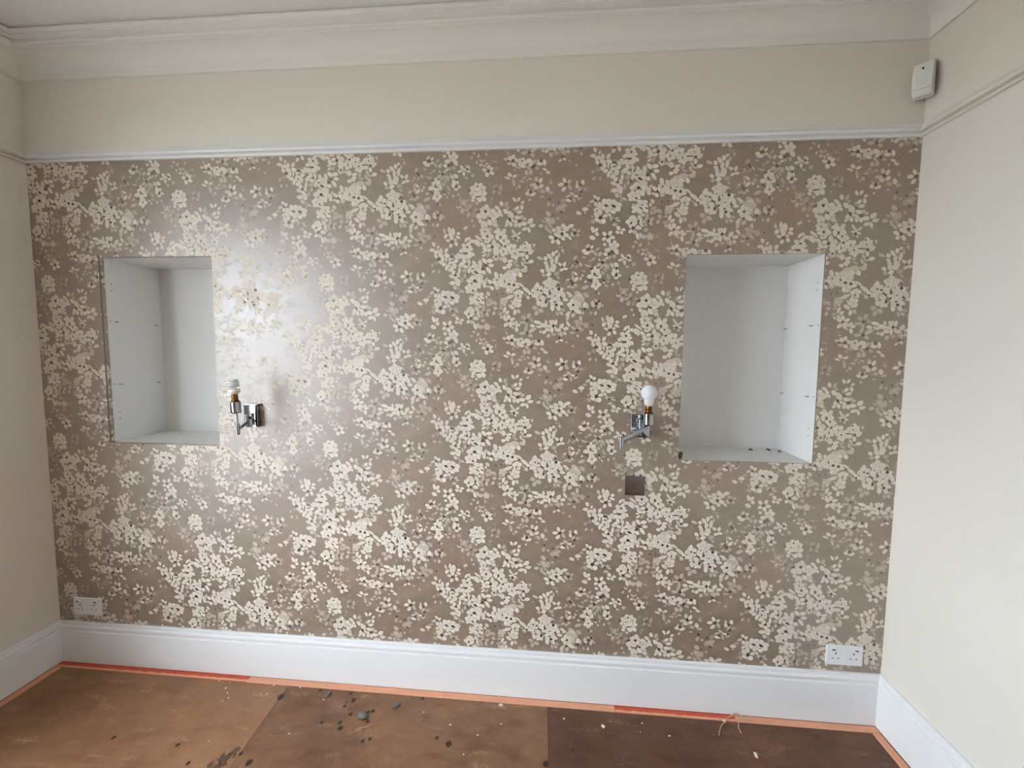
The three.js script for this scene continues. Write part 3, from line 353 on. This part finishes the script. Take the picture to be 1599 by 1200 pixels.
{
  const drops = [[1.2352, 0.124, 20], [1.5421, 0.072, 10], [1.572, 0.1079, 15], [1.5455, 0.1236, 7], [1.5464, 0.1445, 10], [1.5926, 0.1857, 11], [1.6637, 0.1662, 10], [1.6825, 0.159, 12], [1.6817, 0.2146, 9], [1.4899, 0.2393, 10], [1.6999, 0.3098, 10], [1.7251, 0.2975, 9], [1.8789, 0.0667, 9], [1.5682, 0.2329, 12], [1.5813, 0.26, 14], [1.9966, 0.2645, 9], [2.0507, 0.2876, 16], [1.3926, 0.069, 9], [1.3077, 0.4468, 16], [1.2502, 0.4122, 9], [1.0793, 0.4719, 9], [0.6919, 0.396, 10], [0.9751, 0.4021, 10], [1.1935, 0.4469, 26], [1.2225, 0.412, 22], [1.206, 0.47, 24], [1.17, 0.475, 18], [2.4438, 0.3374, 16], [2.5516, 0.2637, 8]].map(([x, z, r]) => [x, z, r * 0.00068 + 0.0006, r > 17 && x < 1.23 ? 0.5 : 0.92]);
  const fl = structGroup('floor', 'brown hardboard sheets laid loose over the floor');
  part('subfloor', box(W, 0.2, D, W / 2, -0.106, D / 2), M.subfloor, fl);
  fl.rotation.z = -0.0052; fl.position.y = 0.016;
  const Z0 = 0.05, ZM = 1.25, seam = (x, z) => x + 0.045 * (z - 0.1);
  const tones = [[148, 108, 78], [130, 94, 69], [101, 69, 52]];  // own sheet tones plus window light painted in, paler left, darker right
  const edges = [[0.052, 0.052], [1.2305, 1.2325], [2.447, 2.449], [3.816, 3.816]];
  const skew = [0, 1, 0.5, 0];
  for (let i = 0; i < 3; i++) {
    const l = edges[i][1], r = edges[i + 1][0], L = (z) => l + (z - 0.1) * 0.05 * skew[i], R = (z) => r + (z - 0.1) * 0.05 * skew[i + 1];
    const front = new THREE.Shape([[L(Z0), -Z0], [R(Z0), -Z0], [R(ZM), -ZM], [L(ZM), -ZM]].map(([a, b]) => new THREE.Vector2(a, b)));
    const g = new THREE.ExtrudeGeometry(front, { depth: 0.003, bevelEnabled: true, bevelThickness: 0.001, bevelSize: 0.0008, bevelSegments: 1 }).rotateX(-Math.PI / 2).translate(0, -0.004, 0);
    const x0 = l - 0.02, w = r - l + 0.1, d = ZM - Z0, uv = g.attributes.uv, p = g.attributes.position;
    for (let j = 0; j < p.count; j++) uv.setXY(j, (p.getX(j) - x0) / w, 1 - (p.getZ(j) - Z0) / d);
    const m = new THREE.MeshPhysicalMaterial({ map: texture(hardboard(tones[i], x0, Z0, w, d, drops), true), roughness: 0.5, specularIntensity: 0.8 });
    part('hardboard_sheet', g, m, fl);
    part('hardboard_sheet', rbox(r - l - 0.004, 0.0045, D - ZM - 0.12, 0.0015, (l + r) / 2, -0.0022, (ZM + D) / 2 + 0.03, 1), new THREE.MeshPhysicalMaterial({ color: new THREE.Color().setRGB(tones[i][0] / 255, tones[i][1] / 255, tones[i][2] / 255, THREE.SRGBColorSpace), roughness: 0.55 }), fl);
  }
}
// carpet gripper rods round the edge of the floor
{
  const woodTex = (red) => {
    const c = pixels(512, 64, (i, j) => {
      const g = noise.noise(i * 0.05, j * 0.5, red ? 4 : 1) * 12 + noise.noise(i * 0.4, j * 0.7, 2) * 9 + noise.noise(i * 0.012, j * 0.05, 7) * 10;
      const edge = 0.3 + 0.14 * noise.noise(i * 0.06, 2, 5), dyed = red && j / 64 < 1 - edge && noise.noise(i * 0.22, j * 0.3, 9) < 0.42;
      return dyed ? [206 + g, 82 + g * 0.9, 58 + g * 0.8] : [228 + g, 164 + g, 132 + g];
    });
    return new THREE.MeshStandardMaterial({ map: texture(c, true), roughness: 0.8 });
  };
  const pale = woodTex(false), red = woodTex(true);
  const rod = (len, m, label) => {
    const g = new THREE.ExtrudeGeometry(new THREE.Shape([[0.0, 0.0], [0.033, 0.0], [0.033, 0.0055], [0.0305, 0.008], [0.002, 0.008], [0, 0.006]].map(([a, b]) => new THREE.Vector2(a, b))), { depth: len, bevelEnabled: false, steps: 1 }).rotateY(Math.PI / 2).rotateY(Math.PI);
    // now runs along -x from 0, body in +z
    const p = g.attributes.position, uv = g.attributes.uv;
    for (let i = 0; i < p.count; i++) uv.setXY(i, p.getX(i), 1 - p.getZ(i) / 0.033);
    const o = part('carpet_gripper_rod', g, m, scene); return tag(o, label, 'gripper rod', 'carpet gripper rods round the floor edge');
  };
  const runs = [[0.026, 1.02, red, 'red-stained carpet gripper rod along the skirting below the left niche'], [1.022, 1.972, pale, 'pale orange gripper rod along the far skirting, joining the red-stained one on its left'], [1.974, 2.745, pale, 'pale orange gripper rod along the far skirting over the seam of two hardboard sheets'], [2.747, 3.262, red, 'short red-stained gripper rod along the far skirting, ending at the tangle of threads'], [3.264, 3.845, pale, 'short pale gripper rod along the far skirting in the right corner']];
  for (const [a, b, m, label] of runs) { const o = rod(b - a, m, label); o.position.set(b, floorY((a + b) / 2) - 0.0042, 0.024); o.rotation.z = -0.0052; o.geometry.computeBoundingBox(); if (o.geometry.boundingBox.min.x >= -0.001) o.position.x = a; }
  const l = rod(1.6, pale, 'gripper rod running towards the viewer along the left skirting'); l.rotation.y = Math.PI / 2; l.position.set(0.018, floorY(0.03) - 0.0042, 0.062);
  const r = rod(1.6, pale, 'gripper rod running towards the viewer along the right skirting'); r.rotation.y = -Math.PI / 2; r.position.set(W - 0.018, floorY(W - 0.03) - 0.0042, 0.062);
  for (const o of [l, r]) { o.updateMatrixWorld(true); const bb = new THREE.Box3().setFromObject(o); o.position.z += 0.06 - bb.min.z; o.position.x += o === l ? 0.024 - bb.min.x : W - 0.024 - bb.max.x; }
}

// ---------------------------------------------------------------- the two recessed niches
function niche(n, pegs, holes, pegSide, label) {
  const o = thing('wall_niche', label, 'niche'); o.position.set((n.x0 + n.x1) / 2, n.y0, 0);
  const w = n.x1 - n.x0, h = n.y1 - n.y0, t = 0.018, zf = -n.lip - 0.0005, d = n.depth + zf, zc = zf - d / 2;
  const panel = (g) => g;
  const left = part('side_panel', panel(rbox(t, h + 2 * t, d + t, 0.001, -w / 2 - t / 2, h / 2, zc - t / 2, 1)), M.board, o), right = part('side_panel', rbox(t, h + 2 * t, d + t, 0.001, w / 2 + t / 2, h / 2, zc - t / 2, 1), M.board, o);
  part('top_panel', rbox(w, t, d + t, 0.001, 0, h + t / 2, zc - t / 2, 1), M.board, o);
  part('sill_panel', rbox(w, t, d + t, 0.001, 0, -t / 2, zc - t / 2, 1), M.board, o);
  part('back_panel', rbox(w, h, t, 0.001, 0, h / 2, -n.depth - t / 2, 1), M.board, o);
  const side = pegSide < 0 ? left : right, x = pegSide * w / 2;
  for (const [y, z] of pegs) part('shelf_peg', [new THREE.CylinderGeometry(0.0025, 0.0025, 0.013, 10).rotateZ(Math.PI / 2).translate(x - pegSide * 0.006, y - n.y0, z), rbox(0.008, 0.004, 0.016, 0.0012, x - pegSide * 0.0045, y - n.y0, z, 1)], M.steel, side);
  for (const [y, z] of holes) part('peg_hole', new THREE.CylinderGeometry(0.0026, 0.0026, 0.0012, 10).rotateZ(Math.PI / 2).translate(x - pegSide * 0.0002, y - n.y0, z), M.slot, side);
  return o;
}
niche(nicheL, [[1.7087, -0.29], [1.7158, -0.0694], [1.4052, -0.2871], [1.4122, -0.0695]], [[1.7158, -0.0403], [1.4146, -0.0391], [1.8951, -0.0564], [1.8636, -0.057], [1.2749, -0.0606], [1.2426, -0.0603]], -1, 'white lined wall niche at left, beside the lamp with the spiral bulb');
niche(nicheR, [[1.7052, -0.278], [1.7101, -0.0662], [1.4015, -0.278], [1.409, -0.0652]], [[1.7104, -0.0232], [1.4108, -0.0254], [1.8888, -0.0478], [1.8565, -0.0484], [1.2727, -0.049], [1.2423, -0.0472]], 1, 'white lined wall niche at right, with dark crumbs on its sill');

// ---------------------------------------------------------------- irregular little lumps
function lump(name, size, material, x, y, z, label, category, group, flat = 0.7) {
  const g = mergeVertices(new THREE.IcosahedronGeometry(1, 2).deleteAttribute('normal').deleteAttribute('uv')), p = g.attributes.position, q = rr(0, 90);
  for (let i = 0; i < p.count; i++) {
    const v = new THREE.Vector3().fromBufferAttribute(p, i), k = 1 + 0.42 * noise.noise(v.x * 1.3 + q, v.y * 1.3, v.z * 1.3) + 0.2 * noise.noise(v.x * 3 + q, v.y * 3, v.z * 3);
    p.setXYZ(i, v.x * k * size[0], Math.max(-0.6, v.y) * k * size[1] * flat, v.z * k * size[2]);
  }
  g.computeVertexNormals(); g.computeBoundingBox(); g.translate(0, -g.boundingBox.min.y, 0);
  const o = part(name, g, material, scene); o.position.set(x, y, z); o.rotation.y = rr(0, 6.28); return tag(o, label, category, group);
}
// crumbs of plaster on the hardboard
const crumbSpots = [[1.1611, 0.06], [1.2919, 0.0626], [1.1638, 0.1171], [1.4353, 0.1211], [1.386, 0.3075], [1.906, 0.143], [2.0368, 0.1971], [2.2509, 0.1711], [2.16, 0.2355], [2.1192, 0.329], [2.5186, 0.1169], [2.7177, 0.1107], [2.8371, 0.1514], [2.9531, 0.1592], [2.8527, 0.1052], [0.8891, 0.062], [0.9451, 0.064], [0.9511, 0.1022], [0.979, 0.1286], [1.0061, 0.1563], [0.9909, 0.1746], [1.0861, 0.3746]];
const trail = 'tiny crumb in the short trail of crumbs in front of the red-stained rod at left';
const crumbLabels = ['tiny crumb in front of the pale rod just left of the left sheet seam', 'tiny crumb touching the pale rod just right of the left sheet seam', 'tiny crumb left of the big dark drop on the left sheet seam', 'tiny crumb just in front of the left grey scrap of filler', 'lone tiny crumb in front and left of the dark drops', 'tiny crumb right of the right grey scrap, the nearest to it', 'tiny crumb straight behind the large lone drop on the middle sheet', 'tiny crumb in front of the larger crumb by the middle of the rods', 'tiny crumb a little right of the large lone drop on the middle sheet', 'tiny crumb nearest the viewer on the middle hardboard sheet', 'first tiny crumb right of the right-hand sheet seam', 'tiny crumb just behind the larger crumb on the darkest sheet', 'front one of two tiny crumbs right of the larger crumb on the darkest sheet', 'rightmost tiny crumb on the darkest hardboard sheet', 'rear one of two tiny crumbs right of the larger crumb on the darkest sheet', trail, trail, trail, trail, trail, trail, 'lone tiny crumb at the front of the left sheet beside its dark smears'];
crumbSpots.forEach(([x, z], i) => { const s = rr(0.0016, 0.0036); lump('plaster_crumb', [s, s, s * 1.5], M.crumb, x, floorY(x), z, crumbLabels[i], 'crumb', crumbLabels[i] === trail ? 'trail of tiny plaster crumbs on the left sheet' : 'tiny plaster crumbs on the hardboard'); });
lump('plaster_crumb', [0.007, 0.007, 0.011], M.crumb, 2.2388, floorY(2.2388), 0.072, 'larger white plaster crumb close to the gripper rod near the middle of the wall', 'crumb');
lump('plaster_crumb', [0.007, 0.006, 0.009], M.crumb, 2.6837, floorY(2.6837), 0.1406, 'larger white plaster crumb on the darkest hardboard sheet just right of the seam', 'crumb');
lump('filler_lump', [0.017, 0.012, 0.024], M.filler, 1.65, floorY(1.65), 0.1935, 'round grey lump of dried filler among the dark drops on the floor', 'lump');
lump('filler_scrap', [0.012, 0.007, 0.02], M.filler, 1.7776, floorY(1.7776), 0.1206, 'grey scrap of filler right of the round lump', 'scrap');
lump('filler_scrap', [0.01, 0.006, 0.017], M.filler, 1.4421, floorY(1.4421), 0.0901, 'grey scrap of filler left of the dark drops, near the gripper rod', 'scrap');
lump('paint_flake', [0.006, 0.002, 0.014], M.crumb, 3.2739, floorY(3.2739), 0.2155, 'thin white paint flake on the floor below the thread tangle', 'flake', undefined, 1);
lump('plaster_chip', [0.009, 0.006, 0.008], M.darkCrumb, 3.3896, nicheR.y0, -0.2389, 'dark chip in the middle of the right niche sill', 'chip');
lump('plaster_chip', [0.02, 0.004, 0.006], M.darkCrumb, 3.478, nicheR.y0, -0.2539, 'flat dark sliver at the back of the right niche sill', 'chip');
lump('plaster_chip', [0.006, 0.005, 0.006], M.darkCrumb, 3.5105, nicheR.y0, -0.2188, 'small dark chip at the right end of the right niche sill', 'chip');
lump('board_offcut', [0.01, 0.017, 0.01], new THREE.MeshStandardMaterial({ color: '#7a6247', roughness: 0.9 }), 3.006, nicheR.y0, -0.03, 'brown offcut standing at the left front corner of the right niche', 'offcut', undefined, 1);
// loose fibres
function strand(pts, r) { return new THREE.TubeGeometry(new THREE.CatmullRomCurve3(pts.map((p) => new THREE.Vector3(...p))), 40, r, 6); }
{
  const y = (x) => floorY(x);
  const f = part('thread', strand([[1.6513, y(1.65) + 0.0022, 0.2687], [1.668, y(1.67) + 0.0035, 0.2505], [1.685, y(1.68) + 0.0028, 0.246], [1.7031, y(1.7) + 0.0025, 0.2273]], 0.0012), M.thread, scene); tag(f, 'single pale fibre on the floor beside the grey lump', 'thread');
  const t = thing('thread_tangle', 'tangle of frayed carpet threads lying over the gripper rod', 'thread'); t.position.set(3.24, y(3.24), 0.06);
  const S = (pts, r) => strand(pts.map(([x, h, z]) => [x - 3.24, h - 0.001, z - 0.06]), r);
  part('strand', S([[3.1615, 0.003, 0.134], [3.185, 0.006, 0.092], [3.2111, 0.01, 0.066], [3.232, 0.014, 0.048], [3.2506, 0.013, 0.036]], 0.0018), M.thread, t);
  part('strand', S([[3.2506, 0.013, 0.036], [3.2649, 0.016, 0.042], [3.268, 0.014, 0.062], [3.257, 0.006, 0.092], [3.2586, 0.003, 0.1162]], 0.0018), M.thread, t);
  part('strand', S([[3.243, 0.012, 0.038], [3.27, 0.02, 0.03], [3.3, 0.011, 0.045], [3.322, 0.012, 0.052], [3.3334, 0.014, 0.04], [3.325, 0.013, 0.034]], 0.0015), M.thread, t);
  part('strand', S([[3.25, 0.012, 0.034], [3.262, 0.02, 0.03], [3.29, 0.016, 0.036], [3.298, 0.012, 0.046], [3.282, 0.012, 0.044]], 0.0015), M.thread, t);
  part('knot', S([[3.206, 0.006, 0.068], [3.212, 0.012, 0.062], [3.216, 0.008, 0.058], [3.21, 0.004, 0.066], [3.204, 0.01, 0.06]], 0.003), M.crumb, t);
}

// ---------------------------------------------------------------- swing-arm wall lights
function cushionPlate(w, h, d, bulge, lean = 0) {     // square plate whose face swells gently, as pressed metal does
  const g = new RoundedBoxGeometry(w, h, d, 10, 0.003), p = g.attributes.position;
  const front = new THREE.PlaneGeometry(w - 0.006, h - 0.006, 24, 24), q = front.attributes.position;
  for (let i = 0; i < q.count; i++) { const u = q.getX(i) / (w / 2), v = q.getY(i) / (h / 2); q.setZ(i, d / 2 + 0.0002 + bulge * (1 - u * u) * (1 - v * v * 0.6) * 0.5 + bulge * 0.5 * (1 - v * v) + lean * (u + 1)); }
  front.computeVertexNormals();
  return [g.translate(0, 0, d / 2 + 0.0005), front.translate(0, 0, d / 2 + 0.0005)];
}
function lampHolder(parent, at, tilt, spin) {                        // chrome cup, brass bayonet holder; returns the group's frame
  const m = new THREE.Matrix4().makeRotationZ(tilt).setPosition(...at);
  const cup = part('lamp_cup', lathe([[0, 0], [0.016, 0], [0.0185, 0.001], [0.0205, 0.004], [0.0212, 0.007], [0.0212, 0.047], [0.0208, 0.0485], [0.0192, 0.0485], [0.0192, 0.04], [0, 0.04]]).applyMatrix4(m), M.chrome, parent);
  const br = part('brass_holder', lathe([[0, 0.038], [0.0175, 0.038], [0.0178, 0.05], [0.0165, 0.053], [0.0135, 0.056], [0.0125, 0.06], [0.0128, 0.066], [0.0142, 0.067], [0.0142, 0.07], [0.0125, 0.071], [0.0122, 0.08], [0.0128, 0.081], [0.0128, 0.083], [0.0115, 0.083], [0, 0.0825]]).applyMatrix4(m), M.brass, parent);
  for (const s of [-1, 1]) part('holder_pin', new THREE.CylinderGeometry(0.0014, 0.0014, 0.004, 10).rotateX(Math.PI / 2).translate(0, 0.076, s * 0.0135).applyMatrix4(m), M.brass, br);
  return m;
}
{
  // left: both arms folded straight out from the wall, spiral lamp
  const o = thing('wall_light', 'chrome swing-arm wall light with a clear white spiral bulb, right of the left niche', 'wall light');
  const px = 1.071, py = 1.286; o.position.set(px, py, 0);
  const P = (x, y, z) => [x - px, y - py, z];
  part('back_plate', cushionPlate(0.066, 0.108, 0.024, 0.003, 0.0045), M.chrome, o);
  for (const s of [-1, 1]) part('plate_screw', lathe([[0, 0.002], [0.003, 0.0016], [0.0042, 0.0004], [0.0042, 0]], 20).rotateX(Math.PI / 2).translate(s * 0.0, s * 0.046, 0.0283), M.chrome, o);
  part('pivot_post', [cyl(0.0075, 0.0075, 0.052, ...P(1.0705, 1.268, 0.052)), rbox(0.02, 0.014, 0.03, 0.002, ...P(1.0705, 1.278, 0.036)), cyl(0.009, 0.009, 0.004, ...P(1.0705, 1.296, 0.052)), cyl(0.009, 0.009, 0.004, ...P(1.0705, 1.242, 0.052))], M.chrome, o);
  part('lower_arm', rodBetween(P(1.0715, 1.259, 0.054), P(1.1, 1.246, 0.152), 0.011, 0.013), M.chrome, o);
  part('elbow_pin', [cyl(0.0085, 0.0085, 0.042, ...P(1.1008, 1.248, 0.153)), cyl(0.0095, 0.0095, 0.004, ...P(1.1008, 1.226, 0.153)), cyl(0.0095, 0.0095, 0.004, ...P(1.1008, 1.27, 0.153))], M.chrome, o);
  part('upper_arm', rodBetween(P(1.1005, 1.266, 0.153), P(1.0975, 1.318, 0.15), 0.0095, 0.0095), M.chrome, o);
  const m = lampHolder(o, P(1.0968, 1.316, 0.15), 0.075, 0);
  const b = part('bulb_base', lathe([[0, 0.081], [0.0125, 0.081], [0.013, 0.084], [0.0215, 0.09], [0.0235, 0.094], [0.0235, 0.1], [0.021, 0.104], [0.012, 0.106], [0, 0.106]]).applyMatrix4(m), M.ceramic, o);
  const helix = new THREE.CatmullRomCurve3([...Array(97)].map((_, i) => { const t = i / 96, a = t * Math.PI * 2 * 3.25, r = 0.0188 * Math.min(1, 0.35 + t * 6, 0.45 + (1 - t) * 3); return new THREE.Vector3(Math.cos(a) * r, 0.109 + t * 0.036, Math.sin(a) * r); }));
  part('spiral_tube', new THREE.TubeGeometry(helix, 260, 0.0047, 12).applyMatrix4(m), M.tubeWhite, b);
}
{
  // right: arms swung out to the left and forwards, round white lamp
  const o = thing('wall_light', 'chrome swing-arm wall light with a round white bulb, left of the right niche', 'wall light');
  const px = 2.8217, py = 1.2795; o.position.set(px, py, 0);
  const P = (x, y, z) => [x - px, y - py, z];
  part('back_plate', cushionPlate(0.08, 0.1, 0.026, 0.004), M.chrome, o);
  for (const s of [-1, 1]) part('plate_screw', lathe([[0, 0.002], [0.003, 0.0016], [0.0042, 0.0004], [0.0042, 0]], 20).rotateX(Math.PI / 2).translate(-0.02, s * 0.043, 0.0283), M.chrome, o);
  part('pivot_post', [cyl(0.0075, 0.0075, 0.062, ...P(2.8155, 1.279, 0.056)), rbox(0.024, 0.016, 0.03, 0.002, ...P(2.8155, 1.289, 0.038)), cyl(0.009, 0.009, 0.004, ...P(2.8155, 1.311, 0.056)), cyl(0.009, 0.009, 0.004, ...P(2.8155, 1.247, 0.056))], M.chrome, o);
  part('lower_arm', rodBetween(P(2.8155, 1.256, 0.056), P(2.719, 1.2405, 0.199), 0.011, 0.013), M.chrome, o);
  part('elbow_pin', [cyl(0.0085, 0.0085, 0.04, ...P(2.7177, 1.241, 0.2)), cyl(0.0098, 0.0098, 0.004, ...P(2.7177, 1.2205, 0.2)), cyl(0.0098, 0.0098, 0.004, ...P(2.7177, 1.2625, 0.2))], M.chrome, o);
  part('upper_arm', rodBetween(P(2.7182, 1.2545, 0.199), P(2.8395, 1.288, 0.092), 0.011, 0.014), M.chrome, o);
  const m = lampHolder(o, P(2.841, 1.2935, 0.09), -0.0, 0);
  part('cup_stem', cyl(0.008, 0.008, 0.012, ...P(2.841, 1.2895, 0.09)), M.chrome, o);
  const b = part('bulb_base', lathe([[0, 0.08], [0.0125, 0.08], [0.0145, 0.084], [0.0185, 0.0875], [0.0195, 0.091], [0.0195, 0.0985], [0.0205, 0.1]]).applyMatrix4(m), M.ceramic, o);
  part('bulb_globe', lathe([[0.0195, 0.0985], [0.0215, 0.103], ...arc(0, 0.134, 0.0325, 0.0325, -52, 90, 22)], 48).applyMatrix4(m), M.bulbWhite, b);
}
// polished switch plate under the right wall light
{
  const o = thing('switch_plate', 'square polished nickel switch plate below the right wall light', 'light switch'); o.position.set(2.8108, 1.0131, 0);
  part('face_plate', rbox(0.086, 0.086, 0.006, 0.0018, 0, 0, 0.0031), M.nickel, o);
  const k = part('rocker', rbox(0.011, 0.026, 0.006, 0.0015, 0, 0.001, 0.0068).rotateX(0.12), M.nickel, o);
  part('rocker_surround', [box(0.0015, 0.03, 0.0008, -0.0068, 0.001, 0.0064), box(0.0015, 0.03, 0.0008, 0.0068, 0.001, 0.0064), box(0.0151, 0.0015, 0.0008, 0, 0.0165, 0.0064), box(0.0151, 0.0015, 0.0008, 0, -0.0145, 0.0064)], M.dark, o);
}
// double sockets
function socket(x, y, label) {
  const o = thing('wall_socket', label, 'socket'); o.position.set(x, y, 0);
  part('face_plate', rbox(0.147, 0.087, 0.01, 0.0032, 0, 0, 0.0051, 4), M.plasticWhite, o);
  for (const s of [-1, 1]) {
    const r = part('rocker', rbox(0.02, 0.014, 0.005, 0.0014, s * 0.047, 0.0285, 0.0105).rotateX(0.03), M.plasticWhite, o);
    part('indicator', box(0.014, 0.0052, 0.0012, s * 0.047, 0.0262, 0.0133), M.dark, r);
    part('earth_slot', box(0.0042, 0.0088, 0.0008, s * 0.0365, 0.0095, 0.01), M.dark, o);
    for (const q of [-1, 1]) part('pin_slot', box(0.0066, 0.0042, 0.0008, s * 0.0365 + q * 0.0115, -0.0125, 0.01), M.slot, o);
    part('screw_cap', lathe([[0, 0.001], [0.0034, 0.0008], [0.004, 0]], 18).rotateX(Math.PI / 2).translate(s * 0.0302, -0.0285 + 0.028, 0.01), M.plasticWhite, o);
    part('raised_rib', rbox(0.0045, 0.018, 0.003, 0.001, s * 0.0075, 0.0205, 0.0102, 2), M.plasticWhite, o);
  }
  return o;
}
socket(0.1639, 0.083 + PB, 'white double wall socket by the left corner above the skirting');
socket(3.7132, 0.0761 + PB, 'white double wall socket by the right corner above the skirting');
// movement sensor across the right corner
{
  const o = thing('motion_sensor', 'white alarm motion sensor high in the right corner', 'motion sensor'); o.position.set(3.827, 2.629, 0.043); o.rotation.y = -Math.PI / 4; o.scale.set(0.92, 0.87, 1);
  const side = new THREE.Shape(); side.moveTo(-0.02, 0.066); side.lineTo(0.006, 0.066); side.bezierCurveTo(0.02, 0.062, 0.03, 0.02, 0.03, -0.03); side.bezierCurveTo(0.03, -0.046, 0.024, -0.058, 0.012, -0.0655); side.lineTo(-0.02, -0.0655); side.closePath();
  part('housing', new THREE.ExtrudeGeometry(side, { depth: 0.052, bevelEnabled: true, bevelThickness: 0.006, bevelSize: 0.004, bevelSegments: 4, curveSegments: 20 }).rotateY(-Math.PI / 2).translate(0.026, 0, 0), M.plasticCream, o);
  const lens = new THREE.CylinderGeometry(0.06, 0.06, 0.052, 24, 1, true, -0.42, 0.84); lens.translate(0, -0.014, -0.0238);
  part('lens_window', lens, M.lens, o);
  part('lens_sill', rbox(0.05, 0.005, 0.006, 0.0018, 0, -0.0465, 0.0325), M.plasticCream, o);
  part('indicator_light', new THREE.SphereGeometry(0.0035, 14, 10).scale(1, 1.3, 0.6).translate(0.0, 0.036, 0.0285), M.dark, o);
  part('bracket', rbox(0.036, 0.1, 0.016, 0.003, 0, 0, -0.029), M.plasticCream, o);
}
renderer.render(scene, camera);
